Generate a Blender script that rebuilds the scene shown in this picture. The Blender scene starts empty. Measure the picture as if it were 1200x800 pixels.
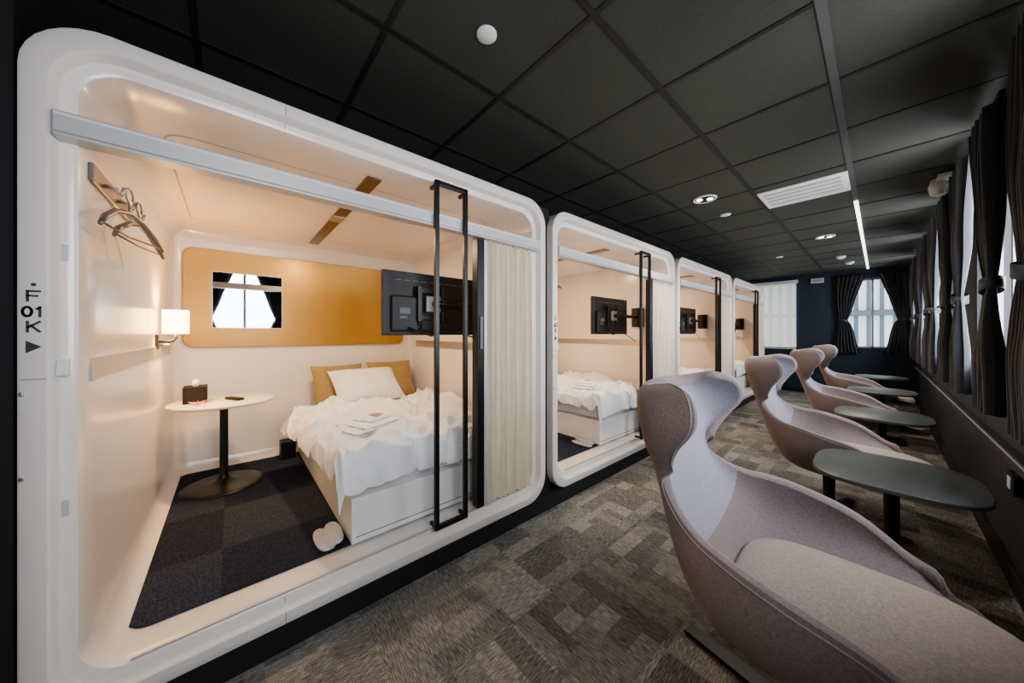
import bpy, bmesh, math, random
from mathutils import Vector, Matrix, noise
random.seed(3)
H=1.30
sc=bpy.context.scene
# ---------------------------------------------------------------- materials
def new_mat(name,col=(.8,.8,.8),rough=.5,metal=0,emis=None,es=0,spec=None,sheen=0,coat=0):
    m=bpy.data.materials.new(name); m.use_nodes=True
    b=m.node_tree.nodes['Principled BSDF']
    b.inputs['Base Color'].default_value=(*col,1)
    b.inputs['Roughness'].default_value=rough
    b.inputs['Metallic'].default_value=metal
    if emis: 
        b.inputs['Emission Color'].default_value=(*emis,1); b.inputs['Emission Strength'].default_value=es
    if spec is not None: b.inputs['Specular IOR Level'].default_value=spec
    if sheen: b.inputs['Sheen Weight'].default_value=sheen
    if coat: b.inputs['Coat Weight'].default_value=coat; b.inputs['Coat Roughness'].default_value=.15
    return m
def add_noise(m,c1,c2,scale=50,detail=4,bump=.1,bscale=None,dist=.01,stretch=(1,1,1)):
    nt=m.node_tree; N=nt.nodes; L=nt.links; b=N['Principled BSDF']
    tc=N.new('ShaderNodeTexCoord'); mp=N.new('ShaderNodeMapping'); mp.inputs['Scale'].default_value=stretch
    L.new(tc.outputs['Object'],mp.inputs[0])
    n=N.new('ShaderNodeTexNoise'); n.inputs['Scale'].default_value=scale; n.inputs['Detail'].default_value=detail
    L.new(mp.outputs[0],n.inputs['Vector'])
    r=N.new('ShaderNodeValToRGB'); r.color_ramp.elements[0].color=(*c1,1); r.color_ramp.elements[1].color=(*c2,1)
    r.color_ramp.elements[0].position=.3; r.color_ramp.elements[1].position=.7
    L.new(n.outputs['Fac'],r.inputs[0]); L.new(r.outputs[0],b.inputs['Base Color'])
    if bump:
        bn=N.new('ShaderNodeTexNoise'); bn.inputs['Scale'].default_value=bscale or scale; bn.inputs['Detail'].default_value=3
        L.new(mp.outputs[0],bn.inputs['Vector'])
        bp=N.new('ShaderNodeBump'); bp.inputs['Strength'].default_value=bump; bp.inputs['Distance'].default_value=dist
        L.new(bn.outputs['Fac'],bp.inputs['Height']); L.new(bp.outputs[0],b.inputs['Normal'])
    return m
M={}
M['pod']=new_mat('pod_plastic',(.80,.75,.72),.26,coat=.4)
add_noise(M['pod'],(.78,.71,.67),(.80,.735,.695),1.5,2,.0)
M['seam']=new_mat('seam_line',(.35,.30,.28),.6)
M['black']=new_mat('black_metal',(.012,.012,.013),.35,.2)
M['matteblack']=new_mat('matte_black',(.012,.012,.014),.8)
M['silver']=new_mat('brushed_aluminium',(.50,.47,.44),.32,.8)
M['hang']=new_mat('hanger_bronze',(.24,.21,.19),.35,.7)
M['rail']=new_mat('rail_grey',(.60,.59,.60),.35,.25)
M['gold']=new_mat('ochre_satin_panel',(.46,.26,.07),.32,.35)
add_noise(M['gold'],(.42,.235,.055),(.46,.26,.07),2,2,.0)
M['mirror']=new_mat('mirror_glass',(.50,.54,.60),.02,1)
M['bronze']=new_mat('bronze_strip',(.20,.13,.075),.25,.5)
M['label']=new_mat('label_ink',(.04,.04,.05),.6)
M['linen']=new_mat('white_linen',(.82,.81,.82),.85,sheen=.2)
add_noise(M['linen'],(.78,.77,.79),(.84,.83,.84),6,4,.35,12,.03)
M['towel']=new_mat('slipper_terry',(.62,.61,.60),.9)
add_noise(M['towel'],(.54,.53,.53),(.66,.65,.64),90,4,.3,150,.004)
M['bedbase']=new_mat('bed_base_white',(.80,.80,.79),.4)
M['goldfab']=new_mat('gold_cushion_fabric',(.36,.24,.10),.8,sheen=.3)
add_noise(M['goldfab'],(.30,.20,.08),(.38,.26,.11),60,3,.2,90,.004)
M['cream']=new_mat('cream_pleated_fabric',(.82,.78,.66),.8)
add_noise(M['cream'],(.80,.72,.57),(.85,.775,.63),15,3,.05,150,.001)
M['tvplastic']=new_mat('tv_black_plastic',(.012,.012,.013),.45)
M['tvgrey']=new_mat('tv_sticker',(.16,.165,.17),.5)
M['mount']=new_mat('mount_steel',(.25,.25,.26),.4,.5)
M['screen']=new_mat('tv_screen',(.01,.01,.012),.08)
M['tabletop']=new_mat('white_laminate',(.80,.78,.75),.3)
M['shade']=new_mat('lamp_shade',(.9,.8,.6),.8,emis=(1,.66,.28),es=5.5)
M['bulbdisc']=new_mat('lamp_lens',(.9,.9,.9),.4,emis=(1,.9,.75),es=5)
M['strip']=new_mat('linear_lamp_lens',(.9,.9,.9),.4,emis=(1,.98,.95),es=1.4)
M['white']=new_mat('white_plastic',(.75,.75,.73),.45)
M['pink']=new_mat('pink_paper',(.75,.28,.28),.7)
M['greytop']=new_mat('grey_table_laminate',(.085,.092,.09),.4)
add_noise(M['greytop'],(.095,.103,.100),(.107,.115,.112),30,3,0)
M['navy']=new_mat('navy_wall_paint',(.022,.034,.055),.6)
add_noise(M['navy'],(.022,.036,.060),(.028,.043,.070),3,3,.1,180,.002)
M['rwall']=new_mat('dark_wall_paint',(.03,.03,.034),.6)
add_noise(M['rwall'],(.035,.035,.040),(.044,.044,.049),3,3,.15,220,.002)
M['curtain']=new_mat('black_satin_curtain',(.022,.022,.026),.42,sheen=.4)
add_noise(M['curtain'],(.018,.020,.027),(.030,.034,.045),60,3,.1,200,.002)
M['blind']=new_mat('white_blind_glow',(.80,.80,.76),.6,emis=(.9,.9,.82),es=.15)  # faint glow put into the slats; the blind is no lamp
M['winframe']=new_mat('window_frame',(.45,.45,.46),.4,.3)
M['facade']=new_mat('facade_white_glow',(.72,.75,.78),.8,emis=(.9,.95,1),es=.35)  # emission stands in for daylight falling on the facade
M['facadedark']=new_mat('facade_fins',(.10,.115,.13),.7)
M['ceilgrid']=new_mat('ceiling_grid',(.018,.018,.016),.5)
M['ceilgridlight']=new_mat('ceiling_grid_light',(.10,.10,.10),.4,.2)
M['slot']=new_mat('slot_dark',(.02,.02,.02),.8)
def fabric(name,c1,c2):
    m=new_mat(name,c1,.9,sheen=.25)
    nt=m.node_tree; N=nt.nodes; L=nt.links; b=N['Principled BSDF']
    tc=N.new('ShaderNodeTexCoord')
    outs=[]
    for st in ((1,1,5),(5,1,1),(1,5,1)):
        mp=N.new('ShaderNodeMapping'); mp.inputs['Scale'].default_value=st; L.new(tc.outputs['Object'],mp.inputs[0])
        n=N.new('ShaderNodeTexNoise'); n.inputs['Scale'].default_value=110; n.inputs['Detail'].default_value=5; L.new(mp.outputs[0],n.inputs['Vector']); outs.append(n.outputs['Fac'])
    a=N.new('ShaderNodeMath'); a.operation='ADD'; L.new(outs[0],a.inputs[0]); L.new(outs[1],a.inputs[1])
    a2=N.new('ShaderNodeMath'); a2.operation='ADD'; L.new(a.outputs[0],a2.inputs[0]); L.new(outs[2],a2.inputs[1])
    a3=N.new('ShaderNodeMath'); a3.operation='DIVIDE'; a3.inputs[1].default_value=3; L.new(a2.outputs[0],a3.inputs[0])
    r=N.new('ShaderNodeValToRGB'); r.color_ramp.elements[0].color=(*c1,1); r.color_ramp.elements[1].color=(*c2,1)
    r.color_ramp.elements[0].position=.38; r.color_ramp.elements[1].position=.62
    L.new(a3.outputs[0],r.inputs[0]); L.new(r.outputs[0],b.inputs['Base Color'])
    bp=N.new('ShaderNodeBump'); bp.inputs['Strength'].default_value=.4; bp.inputs['Distance'].default_value=.002
    L.new(a3.outputs[0],bp.inputs['Height']); L.new(bp.outputs[0],b.inputs['Normal'])
    return m
M['fab_in_skylit']=fabric('chair_fabric_inner_skylit',(.25,.24,.30),(.41,.395,.47))  # lighter inner fabric, with the sky's lavender cast put into its colour
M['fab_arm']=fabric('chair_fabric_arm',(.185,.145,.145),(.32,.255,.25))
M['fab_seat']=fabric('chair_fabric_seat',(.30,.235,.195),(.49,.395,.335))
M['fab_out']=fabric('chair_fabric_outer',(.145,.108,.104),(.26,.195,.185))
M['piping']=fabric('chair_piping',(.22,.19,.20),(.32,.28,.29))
m=new_mat('ceiling_tile',(.035,.035,.03),.7); M['ceil']=m
add_noise(m,(.036,.038,.031),(.064,.066,.054),160,5,.5,190,.003)
def carpet(name):
    m=new_mat(name,(.1,.1,.1),1.0,spec=.0); nt=m.node_tree; N=nt.nodes; L=nt.links; b=N['Principled BSDF']
    tc=N.new('ShaderNodeTexCoord')
    def cell(sx,sy,ox=0,oy=0):
        mp=N.new('ShaderNodeMapping'); mp.inputs['Scale'].default_value=(1/sx,1/sy,0); mp.inputs['Location'].default_value=(ox,oy,0)
        L.new(tc.outputs['Object'],mp.inputs[0])
        fl=N.new('ShaderNodeVectorMath'); fl.operation='FLOOR'; L.new(mp.outputs[0],fl.inputs[0])
        wn=N.new('ShaderNodeTexWhiteNoise'); wn.noise_dimensions='3D'; L.new(fl.outputs[0],wn.inputs['Vector'])
        return wn.outputs['Value']
    def nz(scale,det,st):
        mp=N.new('ShaderNodeMapping'); mp.inputs['Scale'].default_value=st
        L.new(tc.outputs['Object'],mp.inputs[0])
        n=N.new('ShaderNodeTexNoise'); n.inputs['Scale'].default_value=scale; n.inputs['Detail'].default_value=det
        L.new(mp.outputs[0],n.inputs['Vector']); return n.outputs['Fac']
    def mix(f,a,c):
        x=N.new('ShaderNodeMix'); x.data_type='FLOAT'
        for s,v in ((x.inputs[0],f),(x.inputs[2],a),(x.inputs[3],c)):
            if isinstance(v,(int,float)): s.default_value=v
            else: L.new(v,s)
        return x.outputs[0]
    def mth(op,a,c=0):
        x=N.new('ShaderNodeMath'); x.operation=op
        for s,v in ((x.inputs[0],a),(x.inputs[1],c)):
            if isinstance(v,(int,float)): s.default_value=v
            else: L.new(v,s)
        return x.outputs[0]
    c1=cell(.5,.5,.2,.1); c2=cell(.25,.1,.3,.6); c3=cell(.1,.25,.8,.15); sel=cell(.25,.25,.3,.6)
    lx=nz(26,6,(1,9,1)); ly=nz(26,6,(9,1,1))
    dirn=mth('GREATER_THAN',c1,.5)
    lines=mix(dirn,lx,ly)
    blk=mix(mth('GREATER_THAN',sel,.5),c2,c3)
    fine=nz(320,3,(1,1,1))
    v=mth('ADD',mth('MULTIPLY',blk,.30),mth('MULTIPLY',c1,.15))
    v=mth('ADD',v,mth('MULTIPLY',mth('SUBTRACT',sel,.5),.14))
    v=mth('ADD',v,mth('MULTIPLY',mth('SUBTRACT',lines,.5),1.4))
    v=mth('ADD',v,mth('MULTIPLY',mth('SUBTRACT',fine,.5),1.4))
    v=mth('ADD',v,.245)
    r=N.new('ShaderNodeValToRGB'); e=r.color_ramp.elements
    e[0].color=(.050,.048,.047,1); e[0].position=.08; e[1].color=(.46,.43,.39,1); e[1].position=.95
    k=e.new(.5); k.color=(.190,.176,.161,1)
    L.new(v,r.inputs[0]); L.new(r.outputs[0],b.inputs['Base Color'])
    bp=N.new('ShaderNodeBump'); bp.inputs['Strength'].default_value=.6; bp.inputs['Distance'].default_value=.005
    L.new(fine,bp.inputs['Height']); L.new(bp.outputs[0],b.inputs['Normal'])
    return m
M['carpet']=carpet('patchwork_carpet')
def podcarpet():
    m=new_mat('charcoal_carpet_tile',(.03,.03,.035),1,spec=.0); nt=m.node_tree; N=nt.nodes; L=nt.links; b=N['Principled BSDF']
    tc=N.new('ShaderNodeTexCoord'); ck=N.new('ShaderNodeTexChecker'); ck.inputs['Scale'].default_value=2.0
    mp=N.new('ShaderNodeMapping'); mp.inputs['Location'].default_value=(.12,.17,.03); L.new(tc.outputs['Object'],mp.inputs[0])
    L.new(mp.outputs[0],ck.inputs['Vector'])
    n=N.new('ShaderNodeTexNoise'); n.inputs['Scale'].default_value=220; n.inputs['Detail'].default_value=4; L.new(tc.outputs['Object'],n.inputs['Vector'])
    ck.inputs['Color1'].default_value=(.044,.050,.070,1); ck.inputs['Color2'].default_value=(.031,.035,.050,1)
    mx=N.new('ShaderNodeMix'); mx.data_type='RGBA'; mx.blend_type='MULTIPLY'; mx.inputs[0].default_value=1
    r=N.new('ShaderNodeValToRGB'); r.color_ramp.elements[0].position=.35; r.color_ramp.elements[0].color=(.45,.45,.45,1); r.color_ramp.elements[1].position=.65; r.color_ramp.elements[1].color=(1.6,1.6,1.6,1)
    L.new(n.outputs['Fac'],r.inputs[0]); L.new(ck.outputs['Color'],mx.inputs[6]); L.new(r.outputs[0],mx.inputs[7])
    L.new(mx.outputs[2],b.inputs['Base Color'])
    return m
M['podcarpet']=podcarpet()
# ---------------------------------------------------------------- builder
class B:
    def __init__(s): s.v=[]; s.f=[]; s.m=[]; s.sm=[]; s.mats=[]
    def mi(s,k):
        if k not in s.mats: s.mats.append(k)
        return s.mats.index(k)
    def add(s,vs,fs,mat,smooth=False):
        o=len(s.v); s.v+= [tuple(v) for v in vs]; i=s.mi(mat)
        for f in fs: s.f.append([a+o for a in f]); s.m.append(i); s.sm.append(smooth)
    def bm(s,bm,mat,smooth=False):
        bm.verts.index_update(); s.add([v.co[:] for v in bm.verts],[[v.index for v in f.verts] for f in bm.faces],mat,smooth); bm.free()
    def box(s,x0,x1,y0,y1,z0,z1,mat,bev=0,seg=2,rot=None,smooth=False):
        bm=bmesh.new(); bmesh.ops.create_cube(bm,size=1)
        c=Vector(((x0+x1)/2,(y0+y1)/2,(z0+z1)/2))
        for v in bm.verts: v.co=Vector((v.co.x*(x1-x0),v.co.y*(y1-y0),v.co.z*(z1-z0)))
        if bev: bmesh.ops.bevel(bm,geom=bm.edges[:],offset=bev,segments=seg,affect='EDGES',profile=.5)
        for v in bm.verts:
            if rot is not None: v.co=rot@v.co
            v.co+=c
        bmesh.ops.recalc_face_normals(bm,faces=bm.faces)
        s.bm(bm,mat,smooth)
    def loft(s,loops,mat,cap0=False,cap1=False,smooth=True,closed=True):
        vs=[];fs=[];n=len(loops[0])
        for l in loops: vs+=list(l)
        for i in range(len(loops)-1):
            for j in range(n if closed else n-1):
                k=(j+1)%n
                fs.append([i*n+j,i*n+k,(i+1)*n+k,(i+1)*n+j])
        if cap0: fs.append(list(range(n))[::-1])
        if cap1: fs.append([(len(loops)-1)*n+j for j in range(n)])
        s.add(vs,fs,mat,smooth)
    def lathe(s,cx,cy,prof,mat,n=40,cap0=True,cap1=True,smooth=True):
        s.loft([[(cx+r*math.cos(2*math.pi*j/n),cy+r*math.sin(2*math.pi*j/n),z) for j in range(n)] for r,z in prof],mat,cap0,cap1,smooth)
    def tube(s,path,r,mat,n=8,smooth=True):
        P=[Vector(p) for p in path]; loops=[]; up=Vector((0,0,1))
        prev=None
        for i,p in enumerate(P):
            d=(P[min(i+1,len(P)-1)]-P[max(i-1,0)]).normalized()
            if prev is None:
                a=d.cross(up); 
                if a.length<.1: a=d.cross(Vector((1,0,0)))
            else: a=prev-d*prev.dot(d)
            a.normalize(); prev=a; b=d.cross(a)
            rr=r[i] if isinstance(r,(list,tuple)) else r
            loops.append([p+a*rr*math.cos(2*math.pi*j/n)+b*rr*math.sin(2*math.pi*j/n) for j in range(n)])
        s.loft(loops,mat,True,True,smooth)
    def make(s,name,origin=(0,0,0),recalc=True):
        me=bpy.data.meshes.new(name); o=Vector(origin)
        me.from_pydata([tuple(Vector(v)-o) for v in s.v],[],s.f)
        for k in s.mats: me.materials.append(M[k])
        me.polygons.foreach_set('material_index',s.m); me.polygons.foreach_set('use_smooth',s.sm)
        if recalc:
            bm=bmesh.new(); bm.from_mesh(me); bmesh.ops.recalc_face_normals(bm,faces=bm.faces); bm.to_mesh(me); bm.free()
        me.update()
        ob=bpy.data.objects.new(name,me); sc.collection.objects.link(ob); ob.location=o
        return ob
def dup(ob,dy,dx=0,rz=0):
    n=bpy.data.objects.new(ob.name.split('.')[0],ob.data); sc.collection.objects.link(n)
    n.location=ob.location+Vector((dx,dy,0)); n.rotation_euler=(ob.rotation_euler[0],ob.rotation_euler[1],ob.rotation_euler[2]+rz); n.scale=ob.scale
    for md in ob.modifiers:
        mm=n.modifiers.new(md.name,md.type)
        if md.type=='EDGE_SPLIT': mm.split_angle=md.split_angle
    return n
def sharp(ob,ang=35):
    md=ob.modifiers.new('edge_split','EDGE_SPLIT'); md.split_angle=math.radians(ang)
def rrect(x,y0,y1,z0,z1,r,n=8):
    pts=[]
    for cy,cz,a0 in ((y1-r,z1-r,0),(y0+r,z1-r,90),(y0+r,z0+r,180),(y1-r,z0+r,270)):
        for i in range(n+1):
            a=math.radians(a0+90*i/n); pts.append((x,cy+r*math.cos(a),cz+r*math.sin(a)))
    return pts
def rrect_z(z,x0,x1,y0,y1,r,n=8):
    return [(q[1],q[2],z) for q in rrect(0,x0,x1,y0,y1,r,n)]
# ---------------------------------------------------------------- room shell
CZ=H+1.27; XR=.46; YF=9.5; YB=-1.6; XL=-3.9
def simple(name,fn,origin=(0,0,0)):
    b=B(); fn(b); return b.make(name,origin)
simple('floor',lambda b:b.box(XL,XR+.2,YB,YF+.2,-.1,0,'carpet'))
simple('ceiling',lambda b:b.box(XL,XR+.2,YB,YF+.2,CZ,CZ+.1,'ceil'))
simple('wall_left',lambda b:b.box(XL-.1,XL,YB,YF+.2,0,CZ,'matteblack'))
simple('wall_back',lambda b:b.box(XL,XR+.2,YB-.1,YB,0,CZ,'rwall'))
b=B()
xs=[-.149-.6*k for k in range(-1,7)]
for i,x in enumerate(xs):
    if XL<x<XR:
        if abs(x+.149)<.01: b.box(x-.016,x+.016,YB,YF,CZ-.006,CZ,'ceilgridlight')
        else: b.box(x-.012,x+.012,YB,YF,CZ-.005,CZ,'ceilgrid')
y=1.69-.6*5
while y<YF:
    b.box(XL,XR,y-.012,y+.012,CZ-.004,CZ,'ceilgrid'); y+=.6
b.make('trim_1',(-1.5,4,CZ))
WC=[-1.45+1.65*k for k in range(0,7)]
WW=.52; Z0=H-.22; Z1=H+1.12
b=B()
b.box(XR,XR+.15,YB,YF,0,Z0,'rwall'); b.box(XR,XR+.15,YB,YF,Z1,CZ,'rwall')
ed=[YB]
for c in WC[1:]: ed+= [c-WW,c+WW]
ed.append(YF)
for i in range(0,len(ed),2): b.box(XR,XR+.15,ed[i],ed[i+1],Z0,Z1,'rwall')
b.make('wall_right',(XR,4,H))
for i,c in enumerate(WC[1:]):
    b=B(); x0,x1=XR+.06,XR+.10; t=.035
    b.box(x0,x1,c-WW,c-WW+t,Z0,Z1,'winframe'); b.box(x0,x1,c+WW-t,c+WW,Z0,Z1,'winframe')
    b.box(x0,x1,c-WW,c+WW,Z0,Z0+t,'winframe'); b.box(x0,x1,c-WW,c+WW,Z1-t,Z1,'winframe')
    b.box(x0,x1,c-.02,c+.02,Z0,Z1,'winframe'); b.box(XR+.001,XR+.14,c-WW,c+WW,Z0-.0,Z0+.012,'rwall')
    b.make('window_%d'%(i+1),(XR+.08,c,(Z0+Z1)/2))
simple('trim_2',lambda b:(b.box(XR-.035,XR,YB,YF,H-.66,H-.60,'rwall',.004),b.box(XR-.04,XR-.03,YB,YF,H-.612,H-.604,'rail')),(XR,4,.66))
simple('baseboard_right',lambda b:b.box(XR-.02,XR,YB,YF,0,.1,'matteblack',.004),(XR,4,0))
def farwall():
    b=B(); wins=[(-2.3,-1.22,H-.33,H+1.13),(-.48,.30,H-.30,H+1.08)]
    b.box(XL,wins[0][0],YF,YF+.15,0,CZ,'navy'); b.box(wins[0][1],wins[1][0],YF,YF+.15,0,CZ,'navy'); b.box(wins[1][1],XR+.15,YF,YF+.15,0,CZ,'navy')
    for w in wins:
        b.box(w[0],w[1],YF,YF+.15,0,w[2],'navy'); b.box(w[0],w[1],YF,YF+.15,w[3],CZ,'navy')
    b.make('wall_far',(-1,YF,H))
    w=wins[1]; b=B()
    for x in (w[0],(w[0]+w[1])/2-.015,w[1]-.03): b.box(x,x+.03,YF+.06,YF+.10,w[2],w[3],'winframe')
    for z in (w[2],w[3]-.03): b.box(w[0],w[1],YF+.06,YF+.10,z,z+.03,'winframe')
    b.make('window_8',(-.1,YF+.08,H+.4))
    w=wins[0]; b=B()
    b.box(w[0]-.03,w[1]+.03,YF-.06,YF-.01,w[3]-.02,w[3]+.05,'white',.004)
    z=w[3]-.03
    while z>w[2]:
        b.box(w[0],w[1],YF-.05,YF-.02,z-.001,z+.001,'blind',rot=Matrix.Rotation(math.radians(55),3,'X')); z-=.03
    b.box(w[0],w[1],YF-.05,YF-.025,w[2]-.03,w[2]-.01,'white')
    for x in (w[0]+.15,w[1]-.15): b.box(x-.002,x+.002,YF-.055,YF-.053,w[2],w[3],'white')
    b.make('venetian_blind',(-1.76,YF-.03,H+.4))
    b=B()
    for x in (w[0],w[1]-.03): b.box(x,x+.03,YF+.06,YF+.10,w[2],w[3],'winframe')
    for z in (w[2],w[3]-.03): b.box(w[0],w[1],YF+.06,YF+.10,z,z+.03,'winframe')
    b.make('window_9',(-1.76,YF+.08,H+.4))
farwall()
simple('baseboard_far',lambda b:b.box(XL,XR,YF-.015,YF,0,.08,'matteblack'),(-1,YF,0))
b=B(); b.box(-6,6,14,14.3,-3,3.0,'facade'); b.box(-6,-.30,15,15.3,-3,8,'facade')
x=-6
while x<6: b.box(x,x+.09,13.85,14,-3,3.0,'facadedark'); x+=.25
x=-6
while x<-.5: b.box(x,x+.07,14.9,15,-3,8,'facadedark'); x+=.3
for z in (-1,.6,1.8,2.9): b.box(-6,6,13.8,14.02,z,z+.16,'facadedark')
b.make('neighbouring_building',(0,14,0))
# curtains (tied back)
def tied_curtain(along,pos,outer,sgn,z0,z1,topw,name='tied_curtain'):
    b=B(); nz,nu=48,84; zt=z0+(z1-z0)*.42
    loops=[]
    for i in range(nz+1):
        z=z1+(z0-z1)*i/nz
        if z>zt: 
            k=(z-zt)/(z1-zt); w=.12+(topw-.12)*(k**.85); 
        else:
            k=(zt-z)/(zt-z0); w=.12+(.34-.12)*(k**.6)
        off=.05*(1-min(1,abs(z-zt)/.45))
        pin=.35+.65*min(1,abs(z-zt)/.35)
        L=[]
        for j in range(nu+1):
            s=j/nu; p=outer+sgn*(off+w*s)+(.006*noise.noise(Vector((s*7,z*3,pos+outer))))
            d=.036*pin*math.sin(s*math.pi*2*6.5+.35*noise.noise(Vector((z*1.2,outer,0))))+.012*noise.noise(Vector((s*5,z*2.5,outer)))
            q=pos-.068+d
            L.append((q,p,z) if along=='y' else (p,q,z))
        loops.append(L)
    b.loft(loops,'curtain',closed=False)
    c0=outer+sgn*.045; c1=outer+sgn*.18; a,bb=min(c0,c1),max(c0,c1)
    n=16; cc=(a+bb)/2; hw=(bb-a)/2
    rings=[]
    for zz,e in ((zt-.03,1),(zt-.028,1.06),(zt+.028,1.06),(zt+.03,1)):
        r=[]
        for j in range(n):
            t=2*math.pi*j/n; p=cc+hw*e*math.cos(t); q=pos-.064+.038*e*math.sin(t)
            zz2=zz+sgn*-.25*(p-cc)
            r.append((q,p,zz2) if along=='y' else (p,q,zz2))
        rings.append(r)
    b.loft(rings,'curtain')
    e=outer+sgn*topw
    if along=='y': b.tube([(pos-.055,outer-sgn*.04,z1+.01),(pos-.055,e,z1+.01)],.012,'black'); o=(pos-.055,outer,(z0+z1)/2)
    else: b.tube([(outer-sgn*.04,pos-.055,z1+.01),(e,pos-.055,z1+.01)],.012,'black'); o=(outer,pos-.055,(z0+z1)/2)
    b.make(name,o,recalc=False)
for c in WC[1:]:
    tied_curtain('y',XR-.01,c-WW-.10,1,H-.42,H+1.17,.50)
    tied_curtain('y',XR-.01,c+WW+.10,-1,H-.42,H+1.17,.50)
tied_curtain('x',YF-.01,-.60,1,H-.40,H+1.15,.42)
tied_curtain('x',YF-.01,.40,-1,H-.40,H+1.15,.42)
# ---------------------------------------------------------------- pods
PX=-1.6; PITCH=2.26; Y0,Y1=-.455,1.73; ZB,ZT=H-1.195,H+.94
FZ=H-1.115; BK=-3.65
IY0,IY1=-.35,1.63
def pod():
    b=B()
    def R(x,o,r): return rrect(x,Y0+o,Y1-o,ZB+o,ZT-o,r)
    loops=[R(-3.78,.0,.17),R(-1.62,0,.17),R(-1.604,.002,.17),R(-1.6,.008,.165),R(-1.6,.052,.15),R(-1.606,.058,.145),
           R(-1.635,.062,.14),R(-1.64,.066,.135),R(-1.64,.090,.12),R(-1.645,.098,.115),
           rrect(-1.68,IY0,IY1,ZB+.105,ZT-.105,.11),
           rrect(-1.80,IY0,IY1,FZ,H+.84,.10),rrect(-3.55,IY0,IY1,FZ,H+.84,.10),
           rrect(-3.62,IY0+.02,IY1-.02,FZ+.02,H+.82,.09),rrect(BK,IY0+.07,IY1-.07,FZ+.07,H+.77,.05)]
    b.loft(loops,'pod',cap0=True,cap1=True)
    b.loft([rrect_z(FZ,-3.60,-1.83,IY0+.04,IY1-.04,.09),rrect_z(FZ+.008,-3.60,-1.83,IY0+.04,IY1-.04,.09)],'podcarpet',cap0=True,cap1=True,smooth=False)
    b.loft([rrect(-3.66,-.285,1.50,H-.12,H+.69,.07),rrect(-3.628,-.285,1.50,H-.12,H+.69,.07),rrect(-3.625,-.281,1.496,H-.116,H+.686,.07)],'gold',cap1=True,smooth=False)
    b.box(-3.64,-3.618,-.11,.355,H+.045,H+.505,'mirror')
    b.box(-3.64,-3.620,-.114,.359,H+.041,H+.509,'silver')
    b.box(-3.55,-1.70,IY0-.005,IY0+.008,H-.155,H-.085,'silver')
    b.box(-3.55,-1.70,IY1-.008,IY1+.005,H-.155,H-.085,'silver')
    zc=H+.84
    b.box(-3.5,-1.80,.55,.625,zc-.008,zc+.002,'bronze')
    b.box(-2.66,-2.54,.545,.63,zc-.018,zc,'silver',.004)
    ro=rrect_z(zc-.001,-3.35,-1.95,-.22,1.5,.10); ri=rrect_z(zc-.001,-3.343,-1.957,-.213,1.493,.095)
    b.loft([ro,ri],'seam',smooth=False)
    for yy in (.17,):
        b.box(-1.602,-1.5985,yy,yy+.003,ZT-.052,ZT-.006,'seam'); b.box(-1.602,-1.5985,yy,yy+.003,ZB+.006,ZB+.052,'seam')
        b.box(-1.642,-1.6385,yy,yy+.003,ZT-.09,ZT-.062,'seam'); b.box(-1.642,-1.6385,yy,yy+.003,ZB+.062,ZB+.09,'seam')
    b.box(-1.603,-1.5985,Y0+.008,Y0+.052,H-.135,H-.132,'seam')
    for zz in (H-.18,H-.42): b.box(-1.603,-1.594,Y0+.006,Y0+.014,zz,zz+.012,'silver',.002)
    for zz in (H+.22,H-.56): b.box(-1.643,-1.636,Y0+.068,Y0+.082,zz,zz+.05,'rail',.002)
    b.box(-1.645,-1.615,Y0+.063,Y0+.085,H-.13,H-.08,'white',.004)
    b.box(-1.655,-1.588,Y0+.062,Y1-.062,H+.582,H+.657,'rail',.004)
    b.box(-1.592,-1.586,Y0+.066,Y1-.066,H+.590,H+.595,'seam')
    b.box(-1.592,-1.586,Y0+.066,Y1-.066,H+.642,H+.648,'white')
    b.box(-1.66,-1.645,-.25,1.6,ZB+.10,ZB+.108,'rail')
    ob=b.make('sleeping_pod',(-2.6,.64,ZB)); sharp(ob,40); return ob
pods=[pod()]
for i in range(1,4): pods.append(dup(pods[0],PITCH*i))
GL={'F':[[(0,0),(0,1),(1,1)],[(0,.52),(.8,.52)]],'K':[[(0,0),(0,1)],[(1,1),(.08,.45)],[(.3,.62),(1,0)]],
    '0':[[(.5+.5*math.cos(t*math.pi/8),.5+.5*math.sin(t*math.pi/8)) for t in range(17)]],
    '1':[[(.2,.8),(.55,1),(.55,0)]],'2':[[(0,.78),(.2,.97),(.7,1),(.95,.75),(.8,.5),(0,0),(1,0)]],
    '3':[[(0,.9),(.5,1),(.9,.78),(.45,.54),(.95,.28),(.5,0),(0,.1)]],'4':[[(.75,0),(.75,1),(0,.3),(1,.3)]]}
def stroke_label(b,ch,y0,z0,w,h,t=.0054):
    for pl in GL[ch]:
        for a,c in zip(pl[:-1],pl[1:]):
            A=Vector((y0+a[0]*w,z0+a[1]*h)); C=Vector((y0+c[0]*w,z0+c[1]*h)); d=(C-A).normalized()*t*.5; nn=Vector((-d.y,d.x))
            q=[A-d+nn,A-d-nn,C+d-nn,C+d+nn]; b.add([(0,p.x,p.y) for p in q],[[0,1,2,3]],'label')
for i in range(4):
    b=B()
    stroke_label(b,'F',-.010,.092,.020,.028); stroke_label(b,'0',-.018,.048,.015,.026); stroke_label(b,str(i+1),.003,.048,.014,.026); stroke_label(b,'K',-.010,.004,.020,.028)
    b.add([(0,-.013,-.022),(0,.014,-.040),(0,-.013,-.058)],[[0,1,2]],'label')
    b.add([(0,.005*math.cos(a*.5236),.139+.005*math.sin(a*.5236)) for a in range(12)],[list(range(12))],'label')
    o=b.make('pod_number_label'); o.parent=pods[i]; o.location=Vector((-1.5985,Y0+.030+PITCH*i,H))-pods[i].location
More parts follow.
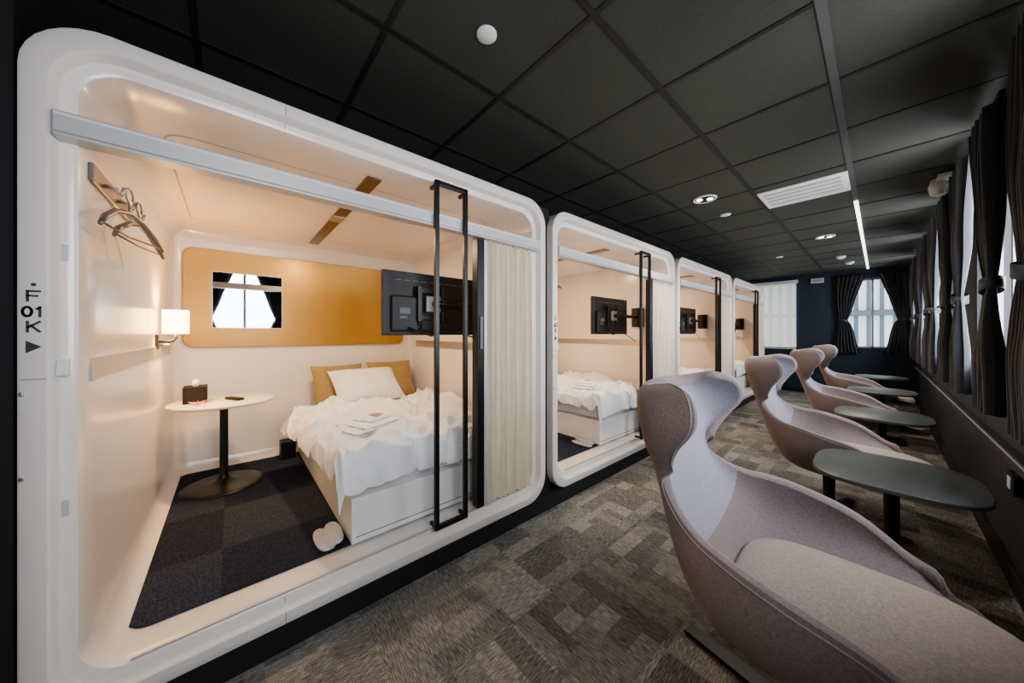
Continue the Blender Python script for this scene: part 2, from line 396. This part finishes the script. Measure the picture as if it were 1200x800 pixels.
simple('trim_3',lambda b:b.box(-3.8,-1.605,YB,Y0+PITCH*4,0,ZB,'matteblack'),(-2.6,4,0))
for k in range(4):
    ya=Y1+PITCH*k-.02; simple('trim_%d'%(4+k),lambda b:b.box(-1.75,-1.66,ya,ya+.12,ZB,ZT,'matteblack'),(-1.7,ya+.06,1))
simple('trim_8',lambda b:b.box(-3.8,-1.61,YB,Y0-.006,0,CZ,'matteblack'),(-2.6,-1,1))
# bed
def bed():
    b=B(); x0,x1=-3.60,-1.81; y0,y1=.475,1.58
    b.box(x0,x1,y0,y1,FZ+.008,H-.87,'bedbase',.006)
    b.box(x0,x1+.004,y0+.02,y1-.02,FZ+.04,FZ+.044,'seam')
    b.box(x0+.01,x1-.02,y0+.02,y1-.02,H-.87,H-.68,'linen',.05,4,smooth=True)
    dx0,dx1=-3.08,-1.80; dy0,dy1=y0-.03,y1+.0
    nu,nv=170,150; hang=.17
    def ridge(v): return 1-abs(noise.noise(v))*2
    def P(u,v):
        X=dx0+u*(dx1-dx0+hang); Yy=dy0-hang*.9+v*(dy1-dy0+hang*.9)
        n1=noise.noise(Vector((X*2.6,Yy*2.8,1.3))); n2=noise.noise(Vector((X*7+2*n1,Yy*5.5,4.1)))
        w1=noise.noise(Vector((X*2,Yy*2,7)))*1.2; w2=noise.noise(Vector((X*2,Yy*2,17)))*1.2
        n3=max(0,ridge(Vector((X*3.2+w1,Yy*4.5+w2,9))))**4; n4=max(0,ridge(Vector((X*6+Yy*2+w2,Yy*5-X*3+w1,3))))**5
        z=H-.625+.055*n1+.020*n2+.044*n3+.026*n4
        ox=X-dx1; oy=dy0-Yy
        x,y=X,Yy
        if ox>0: 
            q=min(1,ox/hang); x=dx1+.035*math.sin(q*1.57)+.022*n1+.012*n3; z-= .045*q+ (hang+.02)*q*q*(.8+.35*n1)
        if oy>0:
            q=min(1,oy/(hang*.9)); y=dy0-.045*math.sin(q*1.57)-.12*q*(1-u)**1.2+.02*n1; z-= .03*q+hang*q*q*.75*(.8+.3*n1)
        if u<.1: z+= .03*math.sin(u*31.4)-.03*(1-u*10)
        if v>.96: z-=.06*(v-.96)/.04
        return (x,min(y,y1+.02),max(z,H-.90))
    b.loft([[P(i/nu,j/nv) for j in range(nv+1)] for i in range(nu+1)],'linen',closed=False)
    ob=b.make('bed',(-2.7,1.03,FZ)); return ob
def pillow(name,cx,cy,cz,w,h,t,tilt,mat,rz=0,seed=0):
    b=B(); nu=28
    R=Matrix.Rotation(rz,3,'Z')@Matrix.Rotation(tilt,3,'Y')
    for s in (1,-1):
        rows=[]
        for i in range(nu+1):
            row=[]
            for j in range(nu+1):
                a=-1+2*i/nu; c=-1+2*j/nu
                pin=1-.06*(1-a*a); pin2=1-.06*(1-c*c)
                e=(1-a**4)*(1-c**4)
                th=t*max(0,e)**.6+(.014*noise.noise(Vector((a*2.5,c*2.5,seed)))+.01*(1-abs(noise.noise(Vector((a*3,c*4,seed+4))))*2))*e
                p=Vector((a*h/2*pin2,c*w/2*pin,s*th/2)); row.append(tuple(R@p+Vector((cx,cy,cz))))
            rows.append(row)
        b.loft(rows,mat,closed=False)
    return b.make(name,(cx,cy,cz))
bd=bed(); items=[bd]
items.append(pillow('white_pillow',-3.26,1.00,H-.50,.62,.44,.16,math.radians(38),'linen',.06,2))
items.append(pillow('gold_cushion',-3.44,.80,H-.50,.46,.42,.12,math.radians(62),'goldfab',.05,5))
items.append(pillow('gold_cushion',-3.44,1.30,H-.49,.46,.42,.12,math.radians(62),'goldfab',-.05,8))
# folded pyjamas
b=B()
for k,(dx,dy,w,l,zz) in enumerate(((0,0,.32,.24,0),(.01,.02,.27,.20,.022),(-.02,.03,.20,.16,.042))):
    n=14
    for s in (1,-1):
        rows=[]
        for i in range(n+1):
            row=[]
            for j in range(n+1):
                a=-1+2*i/n; c=-1+2*j/n; e=max(0,(1-a**6)*(1-c**6))
                p=Matrix.Rotation(.25+.12*k,3,'Z')@Vector((a*l/2*(1+.04*noise.noise(Vector((c*3,k,0)))),c*w/2*(1+.06*noise.noise(Vector((a*3,k,5)))),s*.014*e**.4+.006*noise.noise(Vector((a*2,c*2,k)))))
                row.append((p.x-2.12+dx,p.y+.66+dy,p.z+H-.580+zz))
            rows.append(row)
        b.loft(rows,'linen',closed=False)
b.box(-2.16,-2.09,.67,.73,H-.525,H-.519,'goldfab',.0015,rot=Matrix.Rotation(.6,3,'Z'))
items.append(b.make('folded_pyjamas',(-2.12,.66,H-.6)))
# TV
b=B(); tx=-2.06; ty0,ty1=.72,1.44; tz0,tz1=H-.015,H+.405
b.box(tx-.035,tx,ty0,ty1,tz0,tz1,'tvplastic',.006)
b.box(tx-.037,tx-.034,ty0+.012,ty1-.012,tz0+.018,tz1-.012,'screen')
b.box(tx-.01,tx+.028,ty0+.05,ty1-.05,tz0+.025,tz1-.16,'tvplastic',.012)
b.box(tx+.026,tx+.030,ty0+.10,ty0+.17,tz0+.14,tz0+.18,'tvgrey'); b.box(tx+.026,tx+.030,ty0+.10,ty0+.15,tz0+.11,tz0+.125,'tvgrey')
b.box(tx+.026,tx+.034,ty0+.22,ty0+.25,tz0+.06,tz0+.16,'slot')
for k in range(9): b.box(tx-.002,tx+.002,ty0+.08+.06*k,ty0+.12+.06*k,tz1-.06,tz1-.055,'tvgrey')
yc=(ty0+ty1)/2-.04; zc=(tz0+tz1)/2
for dz in (-.09,.09): b.box(tx+.026,tx+.042,yc-.1,yc+.12,zc+dz-.018,zc+dz+.018,'black',.003)
for dy in (-.09,.09): b.box(tx+.03,tx+.05,yc+dy-.015,yc+dy+.015,zc-.12,zc+.12,'black',.003)
b.box(tx+.04,tx+.07,yc-.055,yc+.055,zc-.055,zc+.055,'mount',.006)
b.tube([(tx+.07,yc,zc),(tx+.10,yc+.02,zc),(tx+.09,yc+.3,zc),(tx+.05,1.61,zc)],.02,'black')
b.box(tx-.03,tx+.12,1.60,1.628,zc-.12,zc+.12,'black',.004)
b.tube([(tx+.03,ty0+.25,tz0+.07),(tx+.06,ty0+.22,tz0+.02),(tx+.05,ty0+.15,tz0+.05),(tx+.06,ty0+.3,tz0-.005),(tx+.05,ty0+.5,tz0+.03),(tx+.03,1.6,tz0-.09)],.005,'black')
items.append(b.make('wall_mounted_television',(tx,1.1,H+.2)))
# side table
b=B(); cx,cy=-3.16,-.035; f=FZ+.008
b.lathe(cx,cy,[(.02,f+.592),(.25,f+.592),(.285,f+.598),(.295,f+.608),(.295,f+.614),(.29,f+.618)],'tabletop',64)
b.lathe(cx,cy,[(.12,f+.58),(.12,f+.592)],'black',32)
b.lathe(cx,cy,[(.235,f),(.235,f+.006),(.20,f+.014),(.12,f+.022),(.05,f+.034),(.03,f+.05),(.024,f+.08),(.024,f+.54),(.03,f+.58),(.05,f+.586)],'black',48)
items.append(b.make('round_side_table',(cx,cy,f)))
tt=f+.619
b=B(); b.box(-3.24,-3.11,-.245,-.125,tt,tt+.115,'matteblack',.004)
b.loft([[( -3.175+r*.035*math.cos(a*.5236)*(1+.3*math.sin(3*a)),-.185+r*.022*math.sin(a*.5236),tt+.11+hh) for a in range(12)] for r,hh in ((.6,0),(1,.025),(.7,.045),(.1,.05))],'linen')
items.append(b.make('tissue_box',(-3.17,-.18,tt)))
b=B()
q=(-3.03,-.165,tt)
def T(*p): return tuple(q[i]+p[i] for i in range(3))
b.add([T(0,-.012,0),T(.012,0,.002),T(0,.012,0),T(-.012,0,.002),T(0,0,.022),T(.01,-.05,.03),T(-.01,.05,.03),T(.045,.004,.032),T(-.045,-.004,.034)],
 [[0,1,4],[1,2,4],[2,3,4],[3,0,4],[0,4,5],[1,4,5],[2,4,6],[3,4,6],[1,7,4],[3,8,4],[0,7,1],[2,8,3]],'pink')
items.append(b.make('origami_crane',q))
b=B(); b.box(-3.19,-3.04,-.0,.045,tt,tt+.018,'tvplastic',.005,rot=Matrix.Rotation(.5,3,'Z'))
for k in range(4): b.box(-3.15+.025*k,-3.14+.025*k,.01+.012*k,.022+.012*k,tt+.017,tt+.0195,'tvgrey')
items.append(b.make('remote_control',(-3.11,.02,tt)))
# sconce
b=B(); lx=-2.97; lz=H+.07
b.box(lx-.035,lx+.035,IY0+.001,IY0+.014,H-.10,H-.01,'black',.003)
b.tube([(lx,IY0+.01,H-.055),(lx,IY0+.05,H-.055),(lx,-.275,H-.05),(lx,-.262,H-.03),(lx,-.262,H+.03)],.007,'black')
b.tube([(lx-.0,IY0+.02,H-.075),(lx,IY0+.06,H-.075)],.009,'silver')
def sh(o): return [rrect_z(z,lx-.058+o,lx+.058-o,-.262-.058+o,-.262+.058-o,.012,4) for z in (lz-.075,lz+.075)]
b.loft(sh(0),'shade',smooth=False)
b.loft(sh(.003),'shade',smooth=False)
b.box(lx-.05,lx+.05,-.265,-.259,lz+.05,lz+.054,'silver')
items.append(b.make('wall_sconce',(lx,-.262,lz)))
# hook rail + hangers
HX=.06
b=B(); b.box(-2.30+HX,-1.76+HX,IY0,IY0+.014,H+.50,H+.56,'hang',.004)
for x in (-2.24,-2.06,-1.88): b.tube([(x+HX,IY0+.012,H+.525),(x+HX,IY0+.04,H+.52),(x+HX,IY0+.05,H+.50),(x+HX,IY0+.06,H+.53)],.007,'silver')
items.append(b.make('coat_hook_rail',(-2.03+HX,IY0,H+.52)))
for n,(hx,rz) in enumerate(((-1.90+HX,.30),(-2.07+HX,.22))):
    b=B(); hy=IY0+.055; hz=H+.515
    R=Matrix.Rotation(-rz,3,'Z')
    def hp(x,z,y=0): 
        p=R@Vector((x,y,0)); return (hx+p.x,hy+max(-.03,p.y)+.012+.0,hz+z)
    b.tube([hp(-.018+.0,-.02),hp(-.02,0),hp(-.01,.018),hp(.008,.02),hp(.02,.005),hp(.015,-.02),hp(0,-.035),hp(0,-.07)],.003,'hang')
    path=[hp(-.21,-.165),hp(-.15,-.125),hp(-.07,-.085),hp(0,-.07),hp(.07,-.085),hp(.15,-.125),hp(.21,-.165)]
    b.tube(path,[.006,.010,.010,.009,.010,.010,.006],'hang',10)
    b.tube([hp(-.195,-.155),hp(0,-.16),hp(.195,-.155)],.0035,'hang')
    items.append(b.make('clothes_hanger',(hx,hy,hz-.1)))
# grab bar
b=B(); gx=-1.575
for y in (.838,1.02): b.box(gx-.012,gx+.012,y-.012,y+.012,H-1.065,H+.825,'black',.003)
for z in (H+.813,H-1.053): b.box(gx-.012,gx+.012,.826,1.032,z-.012,z+.012,'black',.003)
for y in (.838,1.02):
    for z in (H+.80,H-1.05): b.box(gx-.064,gx,y-.008,y+.008,z-.008,z+.008,'black')
items.append(b.make('pod_grab_bar',(gx,.93,H)))
# accordion curtain
b=B(); npl=9; y0,y1=1.215,1.60; pts=[]
for i in range(npl*2+1):
    y=y0+(y1-y0)*i/(npl*2)+(.006 if i%4==1 else 0); pts.append((-1.642+(.032 if i%2 else -.032),y))
b.loft([[(p[0]+.002*math.sin(k*.9+i),p[1]+.002*math.sin(k*1.3+i*2),H-1.075+1.655*k/10) for i,p in enumerate(pts)] for k in range(11)],'cream',closed=False,smooth=False)
b.box(-1.675,-1.615,1.135,1.185,H-1.075,H+.58,'black',.004); b.box(-1.67,-1.62,1.19,1.213,H-1.075,H+.58,'rail',.003); b.box(-1.615,-1.606,1.150,1.170,H-.1,H+.1,'tvgrey',.002)
items.append(b.make('accordion_curtain',(-1.645,1.4,H)))
# slippers (flat pair)
b=B()
for k,(dy,dz,rz) in enumerate(((0,0,.05),(.045,.016,-.08))):
    R=Matrix.Rotation(rz,3,'Z')
    def outline(s,z):
        L=[]
        for t in range(28):
            a=2*math.pi*t/28; X=.115*s*math.copysign(abs(math.cos(a))**.8,math.cos(a)); Yw=.043*s*math.copysign(abs(math.sin(a))**.8,math.sin(a))*(1+.12*math.cos(a))
            p=R@Vector((X,Yw,0)); L.append((-1.955+p.x,.375+dy+p.y,FZ+.009+dz+z))
        return L
    b.loft([outline(.96,0),outline(1,.003),outline(1,.009),outline(.95,.012)],'towel',cap0=True,cap1=True,smooth=False)
    rows=[]
    for i in range(9):
        X=-.01+.118*i/8; hw=.043*max(.25,(1-(max(0,X)/.13)**2.4))*(1+.12*X/.115); hh=.013*(1-(i/8)**3*.7)
        row=[]
        for j in range(13):
            p=R@Vector((X,hw*math.cos(math.pi*j/12),0)); row.append((-1.955+p.x,.375+dy+p.y,FZ+.019+dz+hh*abs(math.sin(math.pi*j/12))**.6+.002*noise.noise(Vector((X*40,j*.6,k)))))
        rows.append(row)
    b.loft(rows,'towel',closed=False)
items.append(b.make('slippers',(-1.955,.39,FZ+.01)))
b=B(); b.box(-3.55,-3.42,.33,.44,FZ+.008,FZ+.16,'tvplastic',.006); b.box(-3.53,-3.44,.35,.42,FZ+.155,FZ+.162,'slot',.002)
items.append(b.make('waste_bin',(-3.5,.38,FZ)))
for i in range(1,4):
    for it in items: dup(it,PITCH*i)
def light(name,typ,loc,power,col,**kw):
    l=bpy.data.lights.new(name,typ); l.energy=power; l.color=col
    rot=kw.pop('rot',None)
    for k,v in kw.items(): setattr(l,k,v)
    o=bpy.data.objects.new(name,l); sc.collection.objects.link(o); o.location=loc
    if rot: o.rotation_euler=rot
    return o
for i in range(4):
    dy=PITCH*i
    light('sconce_bulb','POINT',(lx,-.262+dy,lz+.0),16,(1,.54,.18),shadow_soft_size=.03)
    light('pod_ceiling_lamp','AREA',(-2.6,.5875+dy,H+.815),11,(1,.74,.44),shape='DISK',size=.10)
# ---------------------------------------------------------------- armchair
def armchair():
    St=[((.41,.36),(.34,.20,.365)),((.465,.39),(.39,.25,.392)),((.475,.43),(.40,.285,.428)),((.41,.455),(.355,.315,.452)),((.29,.455),(.265,.345,.515)),((.14,.44),(.145,.37,.60)),
        ((-.02,.43),(.01,.38,.645)),((-.15,.445),(-.105,.365,.672)),((-.225,.52),(-.20,.325,.69)),((-.275,.62),(-.275,.275,.735)),
        ((-.315,.73),(-.322,.235,.80)),((-.355,.84),(-.330,.24,.875)),((-.395,.94),(-.285,.295,.955)),((-.425,1.03),(-.225,.32,1.04)),((-.437,1.085),(-.24,.295,1.11)),((-.425,1.10),(-.31,.235,1.135))]
    def cr(a,b_,c,d,t): return .5*((2*b_)+(-a+c)*t+(2*a-5*b_+4*c-d)*t*t+(-a+3*b_-3*c+d)*t**3)
    A=[(c[0],c[1],e[0],e[1],e[2]) for c,e in St]; rows=[]
    sub=6
    for i in range(len(A)-1):
        for k in range(sub):
            t=k/sub; g=lambda j:A[max(0,min(len(A)-1,j))]
            rows.append([cr(g(i-1)[q],g(i)[q],g(i+1)[q],g(i+2)[q],t) for q in range(5)])
    rows.append(list(A[-1]))
    nv=20; G=[]
    for r in rows:
        cx,cz,ex,ew,ez=r; half=[]
        P0=Vector((cx,0,cz)); P1=Vector((cx,ew*.62,cz)); P2=Vector((cx+.22*(ex-cx),ew*1.03,cz+.22*(ez-cz))); P3=Vector((ex,ew,ez))
        for j in range(nv+1):
            t=j/nv; half.append((1-t)**3*P0+3*(1-t)**2*t*P1+3*(1-t)*t*t*P2+t**3*P3)
        G.append([Vector((p.x,-p.y,p.z)) for p in half[::-1]]+half[1:])
    nr=len(G); nc=len(G[0]); Nn=[]
    for i in range(nr):
        row=[]
        for j in range(nc):
            du=G[min(i+1,nr-1)][j]-G[max(i-1,0)][j]; dv=G[i][min(j+1,nc-1)]-G[i][max(j-1,0)]
            row.append(du.cross(dv).normalized())
        Nn.append(row)
    s=1 if Nn[nr//4][nc//2].z>0 else -1
    def th(i,j):
        e=abs(j-(nc-1)/2)/((nc-1)/2); k=i/(nr-1)
        seat=math.exp(-((k-.35)/.2)**2)
        base=.034+.016*math.exp(-((k-.40)/.13)**2)+ (1-e**2)*(.02+.04*seat)
        return base*min(1,.35+k*8)
    O=[[G[i][j]-Nn[i][j]*s*th(i,j) for j in range(nc)] for i in range(nr)]
    b=B()
    ks=int(nr*.56)  # inner fabric split into two tones, mostly painted-in difference of light
    b.loft([[tuple(p) for p in r] for r in G[:ks+1]],'fab_arm',closed=False)
    b.loft([[tuple(p) for p in r] for r in G[ks:]],'fab_in_skylit',closed=False)
    b.loft([[tuple(p) for p in r] for r in O],'fab_out',closed=False)
    per=[(i,0) for i in range(nr)]+[(nr-1,j) for j in range(1,nc)]+[(i,nc-1) for i in range(nr-2,-1,-1)]+[(0,j) for j in range(nc-2,0,-1)]
    inn=[];mid=[];out=[];q1=[];q3=[]
    for (i,j) in per:
        g,o=G[i][j],O[i][j]
        i2=min(max(i,1),nr-2); j2=min(max(j,1),nc-2)
        outd=(G[i][j]-G[i if j in(0,nc-1) else i2][j2 if j in(0,nc-1) else j]); 
        if outd.length<1e-6: outd=Vector((0,0,1))
        outd.normalize(); w=.42*(g-o).length; inn.append(tuple(g)); out.append(tuple(o)); mid.append(tuple((g+o)/2+outd*w))
        q1.append(tuple(g*.84+o*.16+outd*w*.68)); q3.append(tuple(g*.16+o*.84+outd*w*.68))
    b.loft([inn,q1,mid,q3],'fab_arm',closed=True); b.loft([q3,out],'fab_out',closed=True)
    b.tube([Vector(p) for p in out]+[Vector(out[0])],.003,'piping',6)
    n=28; k=[]
    for i in range(n+1):
        rr=i/n
        k.append([ (.165+.345*rr*math.copysign(abs(math.cos(t))**.6,math.cos(t)), .296*rr*math.copysign(abs(math.sin(t))**.6,math.sin(t))*(1-.05*math.cos(t)), .440+.074*max(0,1-rr**3.6)**.5-.012*rr*math.cos(t)) for t in [2*math.pi*q/56 for q in range(56)]])
    b.loft(k[1:]+[[(x,y,z-.03) for x,y,z in k[-1]]],'fab_seat',cap0=True)
    b.lathe(0,0,[(.13,.375),(.13,.35),(.035,.33),(.03,.06),(.045,.03)],'black',24)
    for a in range(4):
        R=Matrix.Rotation(math.radians(-15+90*a),3,'Z')
        vs=[R@Vector(p) for p in ((0,-.035,.008),(.38,-.028,.004),(.38,.028,.004),(0,.035,.008),(0,-.035,.035),(.38,-.028,.016),(.38,.028,.016),(0,.035,.035))]
        b.add(vs,[[0,3,2,1],[4,5,6,7],[0,1,5,4],[1,2,6,5],[2,3,7,6],[3,0,4,7]],'black')
        p=R@Vector((.35,0,0)); b.lathe(p.x,p.y,[(.015,0),(.015,.005)],'black',12)
    ob=b.make('wingback_armchair',(0,0,0)); sharp(ob,75); return ob
ch=armchair(); ch.scale=(1,1,.965); ch.location=(-.18,1.43,0); ch.rotation_euler[2]=math.radians(3)
for x,y,r in ((-.24,3.25,1),(-.20,4.95,3),(-.20,6.75,3)):
    o=dup(ch,0); o.location=(x,y,0); o.rotation_euler[2]=math.radians(r)
def otable():
    b=B(); L=[]
    for z,s in ((.575,.97),(.579,1),(.594,1),(.598,.985)):
        L.append([(.285*s*math.copysign(abs(math.cos(t))**.62,math.cos(t)),.30*s*math.copysign(abs(math.sin(t))**.62,math.sin(t)),z) for t in [2*math.pi*q/72 for q in range(72)]])
    b.loft(L,'greytop',cap0=True,cap1=True)
    b.lathe(0,0,[(.10,.575),(.10,.566),(.028,.56),(.028,.03),(.05,.02)],'black',28)
    b.loft([[(x*s,y*s,z) for x,y,_ in rrect_z(0,-.2,.2,-.22,.22,.08)] for z,s in ((0,1),(.008,1),(.012,.97))],'black',cap0=True,cap1=True)
    return b.make('lounge_table',(0,0,0))
ot=otable(); ot.location=(.04,2.52,0); sharp(ot,40)
for y in (4.24,6.0,7.85):
    o=dup(ot,0); o.location=(.01,y,0)
def disc(name,x,y,r,kind):
    b=B(); z=CZ
    if kind=='blank': b.lathe(x,y,[(r,z),(r,z-.006),(r*.9,z-.010),(r*.1,z-.011)],'white',32)
    elif kind=='down':
        b.lathe(x,y,[(r*1.0,z),(r,z-.008),(r*.82,z-.012),(r*.8,z-.004)],'white',36,cap1=False)
        b.lathe(x,y,[(r*.8,z-.005),(.01,z-.005)],'white',36)
        for k in range(4):
            a=k*1.57+.5; b.lathe(x+r*.42*math.cos(a),y+r*.42*math.sin(a),[(r*.24,z-.004),(r*.24,z-.012),(r*.02,z-.012)],'slot' if k%2 else 'bulbdisc',16)
    else: b.lathe(x,y,[(r,z),(r,z-.02),(r*.8,z-.035),(r*.3,z-.05),(.005,z-.052)],'white',28)
    b.make(name,(x,y,z))
disc('ceiling_speaker_cap',-1.10,.82,.043,'blank')
disc('ceiling_downlight',-1.09,3.38,.10,'down'); disc('ceiling_downlight',-.47,5.9,.10,'down')
disc('sprinkler_cap',-1.09,4.0,.05,'blank'); disc('sprinkler_cap',-1.1,6.9,.05,'blank')
disc('smoke_detector',-.42,7.6,.06,'det'); disc('smoke_detector',-.35,8.3,.06,'det')
b=B(); x0,x1,y0,y1=-.74,-.165,3.62,4.12
b.box(x0,x1,y0,y1,CZ-.012,CZ,'white',.004)
for k in range(4):
    yy=y0+.07+.10*k; b.box(x0+.04,x1-.04,yy,yy+.05,CZ-.0135,CZ-.011,'slot'); 
    for q in range(3): b.box(x0+.04,x1-.04,yy+.006+.016*q,yy+.013+.016*q,CZ-.02,CZ-.012,'white')
b.make('air_conditioning_vent',((x0+x1)/2,(y0+y1)/2,CZ))
b=B(); b.box(-.164,-.134,4.5,9.4,CZ-.015,CZ-.005,'strip',.003); b.make('linear_ceiling_light',(-.149,7.0,CZ))
b=B(); b.box(XR-.07,XR,4.08,4.18,H+1.19,H+1.26,'white',.01); b.lathe(XR-.15,4.30,[(.035,H+1.24),(.05,H+1.18),(.04,H+1.12),(.005,H+1.10)],'white',20); b.box(XR-.16,XR-.03,4.16,4.31,H+1.215,H+1.24,'white'); b.make('security_camera',(XR-.11,4.2,H+1.2))
b=B(); b.box(-.98,-.78,YF-.05,YF-.001,H+1.07,H+1.17,'white',.005); b.box(-.96,-.8,YF-.053,YF-.049,H+1.09,H+1.15,'winframe'); b.make('exit_sign',(-.88,YF-.03,H+1.12))
b=B(); b.box(XR-.03,XR-.001,2.88,3.0,H-.80,H-.70,'matteblack',.004); b.box(XR-.034,XR-.028,2.91,2.97,H-.78,H-.72,'white',.002); b.make('wall_socket',(XR-.01,2.94,H-.75))
# ---------------------------------------------------------------- lighting
for c in WC[1:]:
    light('window_daylight','AREA',(XR+.28,c,(Z0+Z1)/2+.05),31,(.93,.965,1),shape='RECTANGLE',size=1.5,size_y=1.15,rot=(0,math.radians(90),0))
for x,y in ((-1.09,3.38),(-.47,5.9)):
    light('downlight_lamp','SPOT',(x,y,CZ-.03),50,(1,.9,.78),spot_size=math.radians(130),spot_blend=.8,shadow_soft_size=.06)
w=bpy.data.worlds.new('World'); sc.world=w; w.use_nodes=True
bg=w.node_tree.nodes['Background']; bg.inputs[0].default_value=(.82,.91,1,1); bg.inputs[1].default_value=2.0
cam=bpy.data.cameras.new('Camera'); co=bpy.data.objects.new('Camera',cam); sc.collection.objects.link(co)
co.location=(0,0,H); co.rotation_euler=(math.radians(90),0,math.radians(48.8))
cam.sensor_width=36; cam.lens=377/1200*36; cam.shift_y=-10/1200; cam.clip_start=.02
sc.camera=co
sc.view_settings.view_transform='AgX'
try: sc.view_settings.look='AgX - Medium High Contrast'
except Exception: pass
sc.view_settings.exposure=.72
